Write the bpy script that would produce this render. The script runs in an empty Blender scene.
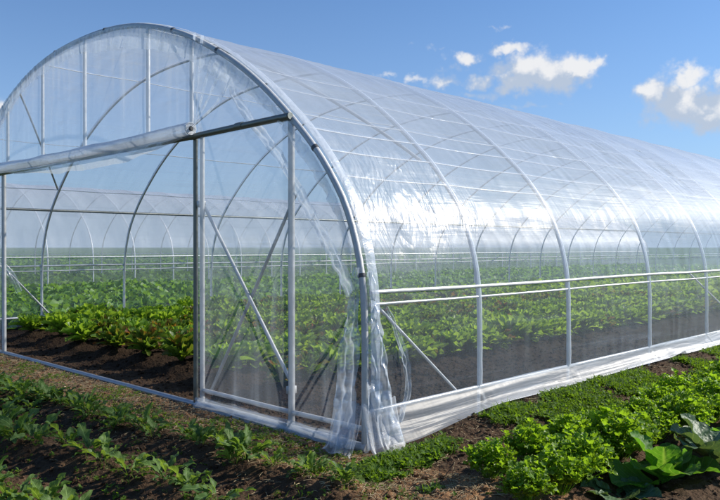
import bpy, math, random
import numpy as np
from mathutils import Vector
random.seed(7)
rng = np.random.default_rng(7)
S = bpy.context.scene
COL = S.collection
R = math.radians

# ---------------------------------------------------------------- camera
cam_d = bpy.data.cameras.new('camera')
cam = bpy.data.objects.new('camera', cam_d)
COL.objects.link(cam)
YAW = R(44.53)
cam.location = (3.756, -3.870, 1.5)
cam.rotation_euler = (R(90 - 0.233), 0, YAW)
cam_d.sensor_width = 36
cam_d.lens = 36 * 737 / 720
cam_d.clip_start = 0.05
cam_d.clip_end = 3000
S.camera = cam

# ---------------------------------------------------------------- sun and sky
SUN = Vector((2.65, 4.35, 3.3)).normalized()          # towards the sun
ELEV = math.asin(SUN.z)
AZ = math.atan2(SUN.x, SUN.y)
sd = bpy.data.lights.new('sun', 'SUN')
sd.energy = 5.0
sd.angle = R(0.5)
sd.color = (1.0, 0.93, 0.82)
so = bpy.data.objects.new('sun', sd)
COL.objects.link(so)
so.rotation_euler = SUN.to_track_quat('Z', 'Y').to_euler()
so.location = (10, 20, 20)

W = bpy.data.worlds.new('World')
S.world = W
W.use_nodes = True
S.view_settings.view_transform = 'Standard'
S.view_settings.look = 'None'
S.view_settings.exposure = 0.34
S.view_settings.gamma = 1
S.view_settings.use_curve_mapping = False
S.render.engine = 'CYCLES'
cy = S.cycles
cy.max_bounces = 10
cy.diffuse_bounces = 3
cy.glossy_bounces = 3
cy.transmission_bounces = 6
cy.transparent_max_bounces = 32
cy.caustics_reflective = False
cy.caustics_refractive = False
cy.sample_clamp_indirect = 6
cy.use_denoising = True
try:
    cy.denoiser = 'OPENIMAGEDENOISE'
except Exception:
    pass


class NT:
    """small node-tree writer"""
    def __init__(s, nt):
        s.nt = nt
        nt.nodes.clear()

    def n(s, t, **kw):
        nd = s.nt.nodes.new(t)
        for k, v in kw.items():
            setattr(nd, k, v)
        return nd

    def put(s, sock, v):
        if v is None:
            return
        if isinstance(v, (int, float)):
            if sock.type == 'RGBA':
                sock.default_value = (v, v, v, 1)
            elif sock.type == 'VECTOR':
                sock.default_value = (v, v, v)
            else:
                sock.default_value = v
        elif isinstance(v, tuple):
            if sock.type == 'RGBA' and len(v) == 3:
                v = v + (1,)
            sock.default_value = v
        else:
            s.nt.links.new(v, sock)

    def m(s, op, a=None, b=None, c=None, clamp=False):
        nd = s.n('ShaderNodeMath', operation=op, use_clamp=clamp)
        for i, v in enumerate((a, b, c)):
            s.put(nd.inputs[i], v)
        return nd.outputs[0]

    def vm(s, op, a=None, b=None, out=0):
        nd = s.n('ShaderNodeVectorMath', operation=op)
        s.put(nd.inputs[0], a)
        s.put(nd.inputs[1], b)
        return nd.outputs[out]

    def mix(s, f, a, b):
        nd = s.n('ShaderNodeMix', data_type='RGBA')
        s.put(nd.inputs[0], f)
        s.put(nd.inputs[6], a)
        s.put(nd.inputs[7], b)
        return nd.outputs[2]

    def ss(s, x, lo, hi, a=0.0, b=1.0):
        nd = s.n('ShaderNodeMapRange', interpolation_type='SMOOTHSTEP')
        for i, v in enumerate((x, lo, hi, a, b)):
            s.put(nd.inputs[i], v)
        return nd.outputs[0]

    def noise(s, vec, scale, detail=3, rough=.55, dist=0.0, scl3=None):
        if scl3:
            vec = s.vm('MULTIPLY', vec, scl3)
        nd = s.n('ShaderNodeTexNoise')
        s.put(nd.inputs['Vector'], vec)
        nd.inputs['Scale'].default_value = scale
        nd.inputs['Detail'].default_value = detail
        nd.inputs['Roughness'].default_value = rough
        nd.inputs['Distortion'].default_value = dist
        return nd.outputs[0]

    def bump(s, h, strength, dist, nrm=None):
        nd = s.n('ShaderNodeBump')
        s.put(nd.inputs['Height'], h)
        s.put(nd.inputs['Strength'], strength)
        nd.inputs['Distance'].default_value = dist
        if nrm is not None:
            s.put(nd.inputs['Normal'], nrm)
        return nd.outputs[0]

    def mixsh(s, f, a, b):
        nd = s.n('ShaderNodeMixShader')
        s.put(nd.inputs[0], f)
        s.nt.links.new(a, nd.inputs[1])
        s.nt.links.new(b, nd.inputs[2])
        return nd.outputs[0]


# sky + broken cumulus, laid out by compass bearing and elevation
def build_world():
    T = NT(W.node_tree)
    out = T.n('ShaderNodeOutputWorld')
    sky = T.n('ShaderNodeTexSky', sky_type='NISHITA')
    sky.sun_disc = False
    sky.sun_elevation = ELEV
    sky.sun_rotation = AZ
    sky.altitude = 0
    sky.air_density = 1.0
    sky.dust_density = 0.6
    sky.ozone_density = 2.4
    tc = T.n('ShaderNodeTexCoord')
    d = tc.outputs['Generated']
    sx = T.n('ShaderNodeSeparateXYZ')
    T.put(sx.inputs[0], d)
    az = T.m('ARCTAN2', sx.outputs[0], sx.outputs[1])
    el = T.m('ARCSINE', sx.outputs[2])

    def azel(px, py):
        x = (px - 360) / 737
        z = -(py - 247) / 737
        fx, fy = -math.sin(YAW), math.cos(YAW)
        rx, ry = math.cos(YAW), math.sin(YAW)
        vx, vy = fx + rx * x, fy + ry * x
        return math.atan2(vx, vy), math.atan2(z, math.hypot(vx, vy))
    warp = T.noise(d, 9, 5, .62)
    warp2 = T.noise(T.vm('ADD', d, (3.1, 1.7, 5.2)), 9, 5, .62)
    w3 = T.noise(d, 42, 4, .6)
    w4 = T.noise(T.vm('ADD', d, (7.1, 2.7, 1.2)), 42, 4, .6)
    az2 = T.m('ADD', az, T.m('MULTIPLY', T.m('ADD', T.m('SUBTRACT', warp, .5), T.m('MULTIPLY', T.m('SUBTRACT', w3, .5), .55)), .055))
    el2 = T.m('ADD', el, T.m('MULTIPLY', T.m('ADD', T.m('SUBTRACT', warp2, .5), T.m('MULTIPLY', T.m('SUBTRACT', w4, .5), .55)), .045))
    blobs = [  # (px, py, rx, ry, strength)
        (545, 72, 46, 19, 1.0), (512, 50, 26, 8, .75), (575, 66, 24, 13, 1.0), (520, 84, 30, 10, .9), (597, 62, 12, 8, .8),
        (682, 98, 38, 25, 1.0), (712, 108, 36, 20, 1.0), (655, 92, 18, 12, .9), (690, 78, 18, 12, .9), (727, 82, 18, 12, .8),
        (466, 57, 19, 8, .75), (432, 50, 16, 5, .45), (411, 50, 10, 4, .4), (450, 68, 30, 5, .35), (504, 30, 12, 4, .5),
        (440, 79, 26, 7, .58), (412, 77, 14, 6, .58), (480, 80, 24, 8, .6), (470, 94, 60, 6, .45), (530, 106, 44, 5, .45), (500, 68, 30, 12, .55), (380, 74, 12, 4, .6),
        (-6, 108, 26, 14, .55), (-60, 130, 60, 22, .7), (840, 60, 60, 24, .9), (960, 110, 80, 20, .8), (300, 215, 300, 9, .35)]
    # a few more round the rest of the sky
    extra = [(2.2, .35, .22, .07), (2.9, .2, .25, .06), (-2.6, .3, .2, .08), (-1.9, .22, .25, .05), (1.3, .42, .16, .06)]

    def field(azs, els):
        acc = None
        lst = []
        for px, py, rx, ry, st in blobs:
            a, e = azel(px, py)
            a1, _ = azel(px + rx, py)
            _, e1 = azel(px, py - ry)
            lst.append((a, e, abs(a1 - a), abs(e1 - e), st))
        lst += [(a, e, ra, re, .9) for a, e, ra, re in extra]
        for a, e, ra, re, st in lst:
            u = T.m('MULTIPLY', T.m('SUBTRACT', azs, a), 1 / ra)
            v = T.m('MULTIPLY', T.m('SUBTRACT', els, e), 1 / re)
            r2 = T.m('ADD', T.m('MULTIPLY', u, u), T.m('MULTIPLY', v, v))
            g = T.m('MULTIPLY', T.m('EXPONENT', T.m('MULTIPLY', r2, -.8)), st)
            acc = g if acc is None else T.m('MAXIMUM', acc, g)
        return acc
    f0 = field(az2, el2)
    vo = T.n('ShaderNodeTexVoronoi', feature='SMOOTH_F1')
    T.put(vo.inputs['Vector'], T.vm('ADD', d, T.vm('MULTIPLY', T.n('ShaderNodeCombineXYZ').outputs[0], (0, 0, 0))))
    vo.inputs['Scale'].default_value = 34
    vo.inputs['Detail'].default_value = 3
    vo.inputs['Roughness'].default_value = .6
    vo.inputs['Smoothness'].default_value = .35
    fine = T.m('ADD', T.m('MULTIPLY', T.noise(d, 30, 8, .62), .55), T.m('MULTIPLY', T.m('SUBTRACT', 1.0, vo.outputs[0]), .42))
    dens = T.m('ADD', f0, T.m('MULTIPLY', T.m('SUBTRACT', fine, .30), .82))
    cover = T.ss(dens, .20, .72)
    # lit side towards the sun (to the right and above), grey bellies
    f1 = field(T.m('ADD', az2, .018), T.m('ADD', el2, .020))
    lit = T.ss(T.m('SUBTRACT', T.m('ADD', f0, T.m('MULTIPLY', fine, 1.3)), T.m('MULTIPLY', f1, 1.05)), .32, .92)
    ccol = T.mix(lit, (4.7, 5.4, 6.5), (8.6, 8.5, 8.4))
    thin = T.m('MULTIPLY', cover, .9)
    tint = T.n('ShaderNodeMix', data_type='RGBA', blend_type='MULTIPLY')
    tint.inputs[0].default_value = 1
    T.put(tint.inputs[6], sky.outputs[0])
    tint.inputs[7].default_value = (0.60, 0.95, 1.32, 1)
    hz = T.m('EXPONENT', T.m('MULTIPLY', T.m('MAXIMUM', el, 0.0), -6.0))
    base = T.mix(T.m('MULTIPLY', hz, .85), tint.outputs[2], (4.9, 6.1, 8.0))
    full = T.mix(thin, base, ccol)
    bg = T.n('ShaderNodeBackground')
    T.put(bg.inputs[0], full)
    bg.inputs[1].default_value = 0.085
    T.nt.links.new(bg.outputs[0], out.inputs[0])


build_world()


# ---------------------------------------------------------------- mesh helpers
class MB:
    def __init__(s):
        s.V, s.F, s.U, s.n = [], [], [], 0

    def add(s, V, F, U=None):
        V = np.asarray(V, float).reshape(-1, 3)
        s.V.append(V)
        s.U.append(np.zeros((len(V), 2)) if U is None else np.asarray(U, float))
        if isinstance(F, tuple):
            for f in F:
                if len(f):
                    s.F.append(np.asarray(f) + s.n)
        else:
            s.F.append(np.asarray(F) + s.n)
        s.n += len(V)

    def add_mb(s, o, M=None):
        V = np.concatenate(o.V)
        if M is not None:
            V = V @ M[:3, :3].T + M[:3, 3]
        s.V.append(V)
        s.U.append(np.concatenate(o.U))
        for f in o.F:
            s.F.append(f + s.n)
        s.n += len(V)

    def mesh(s, name, mat, smooth=True):
        me = bpy.data.meshes.new(name)
        V = np.concatenate(s.V)
        U = np.concatenate(s.U)
        tot = sum(f.size for f in s.F)
        nf = sum(len(f) for f in s.F)
        li = np.concatenate([f.ravel() for f in s.F]).astype(np.int32)
        lt = np.concatenate([np.full(len(f), f.shape[1]) for f in s.F]).astype(np.int32)
        ls = np.concatenate([[0], np.cumsum(lt)[:-1]]).astype(np.int32)
        me.vertices.add(len(V))
        me.vertices.foreach_set('co', V.ravel())
        me.loops.add(tot)
        me.loops.foreach_set('vertex_index', li)
        me.polygons.add(nf)
        me.polygons.foreach_set('loop_start', ls)
        me.polygons.foreach_set('loop_total', lt)
        me.polygons.foreach_set('use_smooth', np.full(nf, smooth))
        uv = me.uv_layers.new(name='UVMap')
        uv.data.foreach_set('uv', U[li].ravel())
        me.materials.append(mat)
        me.update(calc_edges=True)
        me.validate()
        return me

    def build(s, name, mat, parent=None, smooth=True, label=None):
        o = bpy.data.objects.new(name, s.mesh(name, mat, smooth))
        COL.objects.link(o)
        if parent is not None:
            o.parent = parent
        if label:
            o['label'] = label
        return o


def tag(o, label=None, cat=None, group=None, kind=None):
    if label: o['label'] = label
    if cat: o['category'] = cat
    if group: o['group'] = group
    if kind: o['kind'] = kind
    return o


def empty(name, loc=(0, 0, 0)):
    o = bpy.data.objects.new(name, None)
    o.empty_display_size = .2
    o.location = loc
    COL.objects.link(o)
    return o


def grid_faces(nu, nv):
    i = np.arange(nu - 1)[:, None] * nv + np.arange(nv - 1)[None, :]
    i = i.ravel()
    return np.stack([i, i + nv, i + nv + 1, i + 1], 1)


def tube(mb, P, r, n=8, caps=True):
    P = np.asarray(P, float)
    m = len(P)
    r = np.full(m, r) if np.isscalar(r) else np.asarray(r, float)
    T = np.gradient(P, axis=0)
    T /= np.linalg.norm(T, axis=1)[:, None] + 1e-9
    up = np.array([0, 0, 1.0]) if abs(T[0, 2]) < .9 else np.array([1.0, 0, 0])
    a = np.cross(T[0], up); a /= np.linalg.norm(a)
    V = []
    L = 0
    ls = []
    for i in range(m):
        a = a - T[i] * a.dot(T[i]); a /= np.linalg.norm(a)
        b = np.cross(T[i], a)
        th = np.linspace(0, 2 * np.pi, n, endpoint=False)
        V.append(P[i] + r[i] * (np.cos(th)[:, None] * a + np.sin(th)[:, None] * b))
        if i: L += np.linalg.norm(P[i] - P[i - 1])
        ls.append(L)
    V = np.concatenate(V)
    F = []
    for i in range(m - 1):
        for k in range(n):
            k2 = (k + 1) % n
            F.append((i * n + k, i * n + k2, (i + 1) * n + k2, (i + 1) * n + k))
    U = np.stack([np.repeat(ls, n), np.tile(np.arange(n) / n, m)], 1)
    mb.add(V, np.array(F), U)
    if caps:
        mb.add(V[:n], np.array([list(range(n))[::-1]]))
        mb.add(V[-n:], np.array([list(range(n))]))


def box(mb, lo, hi):
    x0, y0, z0 = lo; x1, y1, z1 = hi
    V = [(x, y, z) for x in (x0, x1) for y in (y0, y1) for z in (z0, z1)]
    mb.add(V, np.array([(0, 1, 3, 2), (4, 6, 7, 5), (0, 4, 5, 1), (2, 3, 7, 6), (0, 2, 6, 4), (1, 5, 7, 3)]))


_perm = rng.random((256, 256))


def vnoise(x, y, sc=1.0, seed=0):
    x = np.asarray(x) * sc + seed * 17.3; y = np.asarray(y) * sc + seed * 9.1
    xi = np.floor(x).astype(int); yi = np.floor(y).astype(int)
    fx = x - xi; fy = y - yi
    fx = fx * fx * (3 - 2 * fx); fy = fy * fy * (3 - 2 * fy)
    g = lambda a, b: _perm[a % 256, b % 256]
    return ((g(xi, yi) * (1 - fx) + g(xi + 1, yi) * fx) * (1 - fy) + (g(xi, yi + 1) * (1 - fx) + g(xi + 1, yi + 1) * fx) * fy) * 2 - 1


def fbm(x, y, sc, oct=4, seed=0, gain=.5):
    v = 0; a = 1
    for i in range(oct):
        v = v + a * vnoise(x, y, sc * 2.03 ** i, seed + i); a *= gain
    return v


def sstep(x, a, b):
    t = np.clip((np.asarray(x, float) - a) / (b - a), 0, 1)
    return t * t * (3 - 2 * t)


# ---------------------------------------------------------------- materials
def mat(name):
    m = bpy.data.materials.new(name)
    m.use_nodes = True
    T = NT(m.node_tree)
    out = T.n('ShaderNodeOutputMaterial')
    return m, T, out


def bsdf(T, base, rough=.5, metal=0.0, nrm=None, spec=None):
    p = T.n('ShaderNodeBsdfPrincipled')
    T.put(p.inputs['Base Color'], base)
    T.put(p.inputs['Roughness'], rough)
    T.put(p.inputs['Metallic'], metal)
    if spec is not None:
        T.put(p.inputs['Specular IOR Level'], spec)
    if nrm is not None:
        T.put(p.inputs['Normal'], nrm)
    return p.outputs[0]


def film_mat(name, haze, refl=.07, rough=.10,  streak=(1.2, 9.0), bump=.35, crinkle=0.0, streak_haze=.5, tint=(.975, .98, .99), crinkle_at=None, dew=0.0, roof=None, white=.86):
    """clear polythene: a thin sheet that lets most light through, scatters a little, and mirrors more at a slant"""
    m, T, out = mat(name)
    uv = T.n('ShaderNodeUVMap').outputs[0]
    geo = T.n('ShaderNodeNewGeometry')
    co = geo.outputs['Position']
    # streaky folds: scale along u, v (metres)
    s1 = T.noise(uv, 1.0, 4, .6, .35, (streak[0], streak[1], 1))
    s2 = T.noise(uv, 1.0, 3, .6, .8, (streak[1] * .8, streak[0] * 1.1, 1))
    big = T.noise(uv, .8, 2, .5)
    h = T.m('ADD', T.m('MULTIPLY', s1, .7), T.m('MULTIPLY', s2, .35))
    h = T.m('ADD', h, T.m('MULTIPLY', big, .8))
    nrm = T.bump(h, bump, .06)
    cr = None
    if crinkle:
        v = T.vm('ADD', uv, None)
        w1 = T.noise(uv, 5, 3, .6)
        wv = T.vm('ADD', T.vm('MULTIPLY', uv, (3.2, 2.2, 1)), T.vm('MULTIPLY', T.n('ShaderNodeCombineXYZ').outputs[0], (1, 1, 1)))
        wv = T.vm('MULTIPLY', wv, (1.25, .48, 1))
        ridg = T.noise(wv, 1.0, 3, .52, 1.6)
        ridg = T.m('ABSOLUTE', T.m('SUBTRACT', ridg, .5))
        ridg2 = T.m('ABSOLUTE', T.m('SUBTRACT', T.noise(uv, 4.5, 2, .5, 1.2, (1.5, .5, 1)), .5))
        hh = T.m('ADD', ridg, T.m('MULTIPLY', ridg2, .32))
        cs = crinkle
        if crinkle_at:
            cu, cv, ru, rv = crinkle_at
            su = T.n('ShaderNodeSeparateXYZ'); T.put(su.inputs[0], uv)
            a = T.m('DIVIDE', T.m('SUBTRACT', su.outputs[0], cu), ru)
            b = T.m('DIVIDE', T.m('SUBTRACT', su.outputs[1], cv), rv)
            r2 = T.m('ADD', T.m('MULTIPLY', a, a), T.m('MULTIPLY', b, b))
            r2 = T.m('ADD', r2, T.m('MULTIPLY', T.m('SUBTRACT', w1, .5), 1.4))
            cs = T.m('MULTIPLY', T.m('MAXIMUM', T.ss(r2, 1.0, -.5), .05), crinkle)
            cr = T.m('MULTIPLY', cs, 1 / crinkle)
        nrm = T.bump(hh, cs, .22, nrm)
    dt = T.m('ABSOLUTE', T.vm('DOT_PRODUCT', geo.outputs['Incoming'], geo.outputs['Normal'], out=1))
    dt = T.m('MAXIMUM', dt, .10)
    # more scattering where the path through the film is longer
    hz = T.m('MULTIPLY', T.ss(s1, .50, .78), streak_haze)
    hz = T.m('ADD', T.m('MULTIPLY', T.m('ADD', hz, .75), haze), T.m('MULTIPLY', T.ss(big, .35, .75), haze * .35))
    if cr is not None:
        hz = T.m('ADD', hz, T.m('MULTIPLY', T.m('MULTIPLY', cr, T.ss(ridg, .01, .10, 1.0, .25)), .22))
    if roof:
        sv = T.n('ShaderNodeSeparateXYZ'); T.put(sv.inputs[0], co)
        hz = T.m('ADD', hz, T.m('MULTIPLY', T.ss(sv.outputs[2], roof[0], roof[1]), roof[2]))
    if dew:
        dr = T.ss(T.noise(uv, 55, 2, .5), .60, .72)
        hz = T.m('ADD', hz, T.m('MULTIPLY', dr, dew))
    hz = T.m('MINIMUM', hz, .92)
    keep = T.m('POWER', T.m('SUBTRACT', 1.0, hz), T.m('DIVIDE', 1.0, dt))
    scat = T.m('SUBTRACT', 1.0, keep)
    tr = T.n('ShaderNodeBsdfTransparent'); tr.inputs[0].default_value = tint + (1,)
    df = T.n('ShaderNodeBsdfDiffuse'); df.inputs[0].default_value = (white * .90, white * .99, white * 1.10, 1)
    tl = T.n('ShaderNodeBsdfTranslucent'); tl.inputs[0].default_value = (white * .90, white * .99, white * 1.10, 1)
    T.put(df.inputs['Normal'], nrm); T.put(tl.inputs['Normal'], nrm)
    sc = T.mixsh(.5, df.outputs[0], tl.outputs[0])
    body = T.mixsh(scat, tr.outputs[0], sc)
    gl = T.n('ShaderNodeBsdfGlossy'); gl.inputs[0].default_value = (1, 1, 1, 1)
    T.put(gl.inputs['Roughness'], rough if cr is None else T.m('ADD', T.m('MULTIPLY', cr, .10), rough))
    T.put(gl.inputs['Normal'], nrm)
    p5 = T.m('POWER', T.m('SUBTRACT', 1.0, dt), 5.0)
    fr = T.m('ADD', T.m('MULTIPLY', p5, .8), refl)
    if cr is not None:
        fr = T.m('ADD', fr, T.m('MULTIPLY', cr, .035))
    T.nt.links.new(T.mixsh(fr, body, gl.outputs[0]), out.inputs[0])
    return m


def metal_mat(name, col, rough, metal=.75):
    m, T, out = mat(name)
    co = T.n('ShaderNodeTexCoord').outputs['Object']
    n1 = T.noise(co, 14, 4, .6)
    n2 = T.noise(co, 90, 3, .6)
    c = T.mix(T.ss(n1, .35, .75), tuple(x * .82 for x in col), col)
    c = T.mix(T.ss(n2, .62, .75, 0, .35), c, tuple(x * .5 for x in col))
    T.nt.links.new(bsdf(T, c, T.ss(n1, .2, .8, rough - .08, rough + .12), metal, T.bump(n2, .08, .01)), out.inputs[0])
    return m


def leaf_mat(name, ca, cb, tip=None, trans=.42, rough=.45, veins=0.3, pucker=0.0, vein_col=None):
    m, T, out = mat(name)
    uv = T.n('ShaderNodeUVMap').outputs[0]
    sx = T.n('ShaderNodeSeparateXYZ'); T.put(sx.inputs[0], uv)
    u, v = sx.outputs[0], sx.outputs[1]      # u along the leaf 0..1 (+ leaf id), v across -1..1
    oi = T.n('ShaderNodeObjectInfo').outputs['Random']
    co = T.n('ShaderNodeTexCoord').outputs['Object']
    n1 = T.noise(co, 6, 3, .6)
    lid = T.m('FLOOR', u)
    wn = T.n('ShaderNodeTexWhiteNoise', noise_dimensions='1D')
    T.put(wn.inputs['W'], T.m('ADD', lid, T.m('MULTIPLY', oi, 31.0)))
    fac = T.m('ADD', T.m('MULTIPLY', wn.outputs[0], .55), T.m('MULTIPLY', n1, .5))
    fac = T.m('ADD', fac, T.m('MULTIPLY', T.m('SUBTRACT', oi, .5), .4), clamp=True)
    c = T.mix(fac, ca, cb)
    fu = T.m('FRACT', u)
    if tip is not None:
        edge = T.m('MAXIMUM', T.ss(fu, .60, .95), T.ss(T.m('ABSOLUTE', v), .55, 1.0))
        red = T.m('MULTIPLY', edge, T.ss(T.m('ADD', T.m('MULTIPLY', wn.outputs[0], .6), T.m('MULTIPLY', n1, .6)), .55, .95))
        c = T.mix(red, c, tip)
    av = T.m('ABSOLUTE', v)
    mid = T.ss(av, .16, .02)
    side = T.m('SINE', T.m('MULTIPLY', T.m('SUBTRACT', fu, T.m('MULTIPLY', av, .16)), 58))
    sidev = T.m('MULTIPLY', T.ss(side, .78, 1.0), .6)
    vn = T.m('MULTIPLY', T.m('MAXIMUM', mid, sidev), veins)
    vc = vein_col or tuple(min(1, x * 1.8 + .03) for x in cb)
    c = T.mix(vn, c, vc)
    h = T.m('ADD', T.m('MULTIPLY', T.m('MAXIMUM', mid, sidev), -.4), T.m('MULTIPLY', T.noise(co, 60, 2, .5), .3))
    if pucker:
        vo = T.n('ShaderNodeTexVoronoi', feature='SMOOTH_F1')
        T.put(vo.inputs['Vector'], co); vo.inputs['Scale'].default_value = 42
        h = T.m('ADD', h, T.m('MULTIPLY', vo.outputs[0], -pucker))
    nrm = T.bump(h, .5, .012)
    p = bsdf(T, c, rough, 0, nrm, .34)
    tl = T.n('ShaderNodeBsdfTranslucent')
    hs = T.n('ShaderNodeMix', data_type='RGBA', blend_type='MULTIPLY')
    hs.inputs[0].default_value = 1
    T.put(hs.inputs[6], c); hs.inputs[7].default_value = (2.3, 2.0, .8, 1)
    T.put(tl.inputs[0], hs.outputs[2]); T.put(tl.inputs['Normal'], nrm)
    T.nt.links.new(T.mixsh(trans, p, tl.outputs[0]), out.inputs[0])
    return m


def soil_mat():
    m, T, out = mat('soil')
    co = T.n('ShaderNodeNewGeometry').outputs['Position']
    n1 = T.noise(co, 1.3, 5, .6)
    n2 = T.noise(co, 14, 5, .65)
    n3 = T.noise(co, 60, 4, .65)
    c = T.mix(T.ss(n1, .3, .7), (.055, .033, .020), (.105, .066, .040))
    c = T.mix(T.ss(n2, .35, .75), c, (.15, .100, .062))
    c = T.mix(T.ss(n3, .55, .75, 0, .6), c, (.028, .018, .012))
    c = T.mix(T.ss(T.noise(co, 38, 3, .7), .66, .72, 0, .7), c, (.22, .165, .10))
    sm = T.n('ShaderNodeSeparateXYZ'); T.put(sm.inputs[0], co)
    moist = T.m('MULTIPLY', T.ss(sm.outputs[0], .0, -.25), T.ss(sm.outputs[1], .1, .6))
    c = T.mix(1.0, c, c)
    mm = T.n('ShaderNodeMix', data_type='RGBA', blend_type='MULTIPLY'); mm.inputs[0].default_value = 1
    T.put(mm.inputs[6], c); T.put(mm.inputs[7], T.mix(moist, T.mix(T.m('MULTIPLY', T.ss(sm.outputs[1], -1.0, -.6), T.ss(sm.outputs[1], .1, .0)), (.80, .76, .72), (2.3, 2.0, 1.65)), (.34, .33, .33)))  # dry strip before the sill, brightened in colour to stand in for sunlight
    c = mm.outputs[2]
    # field cover far from the tunnels
    sx = T.n('ShaderNodeSeparateXYZ'); T.put(sx.inputs[0], co)
    far = T.m('MAXIMUM', T.ss(sx.outputs[0], -31, -34), T.ss(sx.outputs[1], 60, 66))
    far = T.m('MAXIMUM', far, T.ss(sx.outputs[0], 9, 12))
    far = T.m('MAXIMUM', far, T.ss(sx.outputs[1], -9, -13))
    rows = T.m('SINE', T.m('MULTIPLY', sx.outputs[0], 7.0))
    g = T.mix(T.ss(T.m('ADD', rows, T.noise(co, .6, 4, .6)), -.4, 1.2), (.045, .085, .018), (.085, .17, .03))
    c = T.mix(far, c, g)
    vo = T.n('ShaderNodeTexVoronoi'); T.put(vo.inputs['Vector'], co); vo.inputs['Scale'].default_value = 34
    h = T.m('ADD', T.m('MULTIPLY', n2, 1.0), T.m('MULTIPLY', n3, .6))
    h = T.m('ADD', h, T.m('MULTIPLY', vo.outputs[0], -.5))
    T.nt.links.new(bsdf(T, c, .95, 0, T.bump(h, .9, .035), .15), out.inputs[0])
    return m


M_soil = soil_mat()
M_film = film_mat('clear_film', .092, .008, .26, (.35, 7.0), .14, .30, .9, roof=(1.2, 2.5, .11), white=.76, crinkle_at=(.50, 1.95, 1.5, .95), dew=.03)
M_film_far = film_mat('neighbour_film', .10, .01, .5, (4.0, .8), .3, 0, .4, roof=(.75, 1.7, .24), white=.82)
M_film_end = film_mat('end_film', .095, .055, .14, (6.0, .5), .16, 0, 1.0, dew=.02)
M_fold = film_mat('folded_film', .30, .07, .24, (5, 5), .45, 0, .8)
M_hem = film_mat('hem_film', .55, .07, .3, (8, 8), .3, 0, .5)
M_skirt = film_mat('skirt_film', .29, .025, .45, (.5, 5), .42, 0, 1.3, white=.74)
M_roll = film_mat('rolled_film', .46, .10, .2, (2.5, 14), .6, 0, .4)
M_loose = film_mat('loose_film', .40, .10, .22, (6, 3), .5, 0, 1.2, white=.88)
M_tape = film_mat('tape_film', .62, .08, .3, (9, 3), .2, 0, .3, white=.88)
M_galv = metal_mat('galvanised_steel', (.60, .61, .61), .5, .25)
M_rib = metal_mat('hoop_steel', (.74, .76, .78), .42, .35)
M_dark = metal_mat('weathered_steel', (.20, .215, .20), .42, .7)
M_sill = metal_mat('base_rail_steel', (.36, .39, .43), .42, .6)
M_string, T_, o_ = mat('string_plastic')
T_.nt.links.new(bsdf(T_, (.82, .84, .86), .4), o_.inputs[0])
M_black, T_, o_ = mat('clip_plastic')
T_.nt.links.new(bsdf(T_, (.09, .092, .095), .5), o_.inputs[0])
M_lett = leaf_mat('lettuce_leaf', (.095, .195, .026), (.215, .345, .055), None, .52, .36, .22)
M_lett_red = leaf_mat('red_lettuce_leaf', (.075, .145, .022), (.150, .26, .045), (.17, .045, .022), .45, .38, .25)
M_beet = leaf_mat('beet_leaf', (.050, .115, .022), (.125, .205, .048), None, .42, .55, .55)
M_curly = leaf_mat('curly_leaf', (.105, .205, .016), (.195, .35, .032), None, .5, .40, .15)
M_chard = leaf_mat('chard_leaf', (.055, .155, .020), (.090, .235, .032), None, .42, .58, .55, 1.2, (.22, .34, .10))
M_chard_dull = leaf_mat('chard_leaf_dull', (.055, .110, .050), (.095, .165, .080), None, .22, .5, .55, 1.6, (.22, .30, .15))
M_weed = leaf_mat('weed_leaf', (.070, .150, .016), (.140, .25, .030), None, .5, .5, .1)
M_field = leaf_mat('field_crop_leaf', (.060, .150, .022), (.130, .26, .040), None, .4, .45, .1)
M_straw, T_, o_ = mat('dry_straw')
c_ = T_.mix(T_.noise(T_.n('ShaderNodeNewGeometry').outputs['Position'], 9, 2), (.22, .165, .09), (.48, .38, .22))
T_.nt.links.new(bsdf(T_, c_, .8), o_.inputs[0])

# ---------------------------------------------------------------- terrain
TW = 9.25                       # tunnel width
ROWS_IN = [-8.25, -7.40, -6.50, -5.60, -4.72, -3.85, -2.88, -1.92]
FRONT_ROWS = [-.88, -1.58, -2.3]
LEN = 40.0


def height(x, y):
    x = np.asarray(x, float); y = np.asarray(y, float)
    z = np.zeros(np.broadcast(x, y).shape)
    # outside strip along the side wall: the soil stands a little higher
    z = z + .13 * sstep(y, .1, 1.6) * sstep(x, .05, .2) * (1 - .75 * sstep(x, .3, .8))
    # ridges inside, starting one metre behind the doorway
    inside = sstep(x, -8.9, -8.6) * (1 - sstep(x, -1.6, -1.3)) * sstep(y, .50, .82) * (1 - sstep(y, LEN - 1.5, LEN - 1))
    rid = np.zeros_like(z)
    for r in ROWS_IN:
        rid = np.maximum(rid, np.exp(-((x - r + .03 * np.sin(y * 1.3 + r)) / .24) ** 2))
    z = z + inside * (.03 + .13 * rid)
    # ridges in front, parallel to the front wall
    fr = np.zeros_like(z)
    for r in FRONT_ROWS:
        fr = np.maximum(fr, np.exp(-((y - .08 * x - r + .03 * np.sin(x * 2.1)) / .20) ** 2))
    z = z + .10 * fr * (1 - sstep(x, .5, 1.0))
    # rows on the right
    rr = np.zeros_like(z)
    for r in (1.16, 1.56, 2.05):
        rr = np.maximum(rr, np.exp(-((x - r) / .17) ** 2))
    z = z + .06 * rr * sstep(y, -.9, -.3)
    near = 1 - sstep(np.hypot(x + 2, y - 2), 14, 24)
    z = z + near * (.016 * fbm(x, y, 3.2, 3, 3) + .012 * fbm(x, y, 13, 3, 8))
    keep = np.exp(-(y / .10) ** 2) * (1 - sstep(x, .0, .15)) * sstep(x, -9.4, -9.2)
    return z * (1 - .9 * keep)


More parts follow.
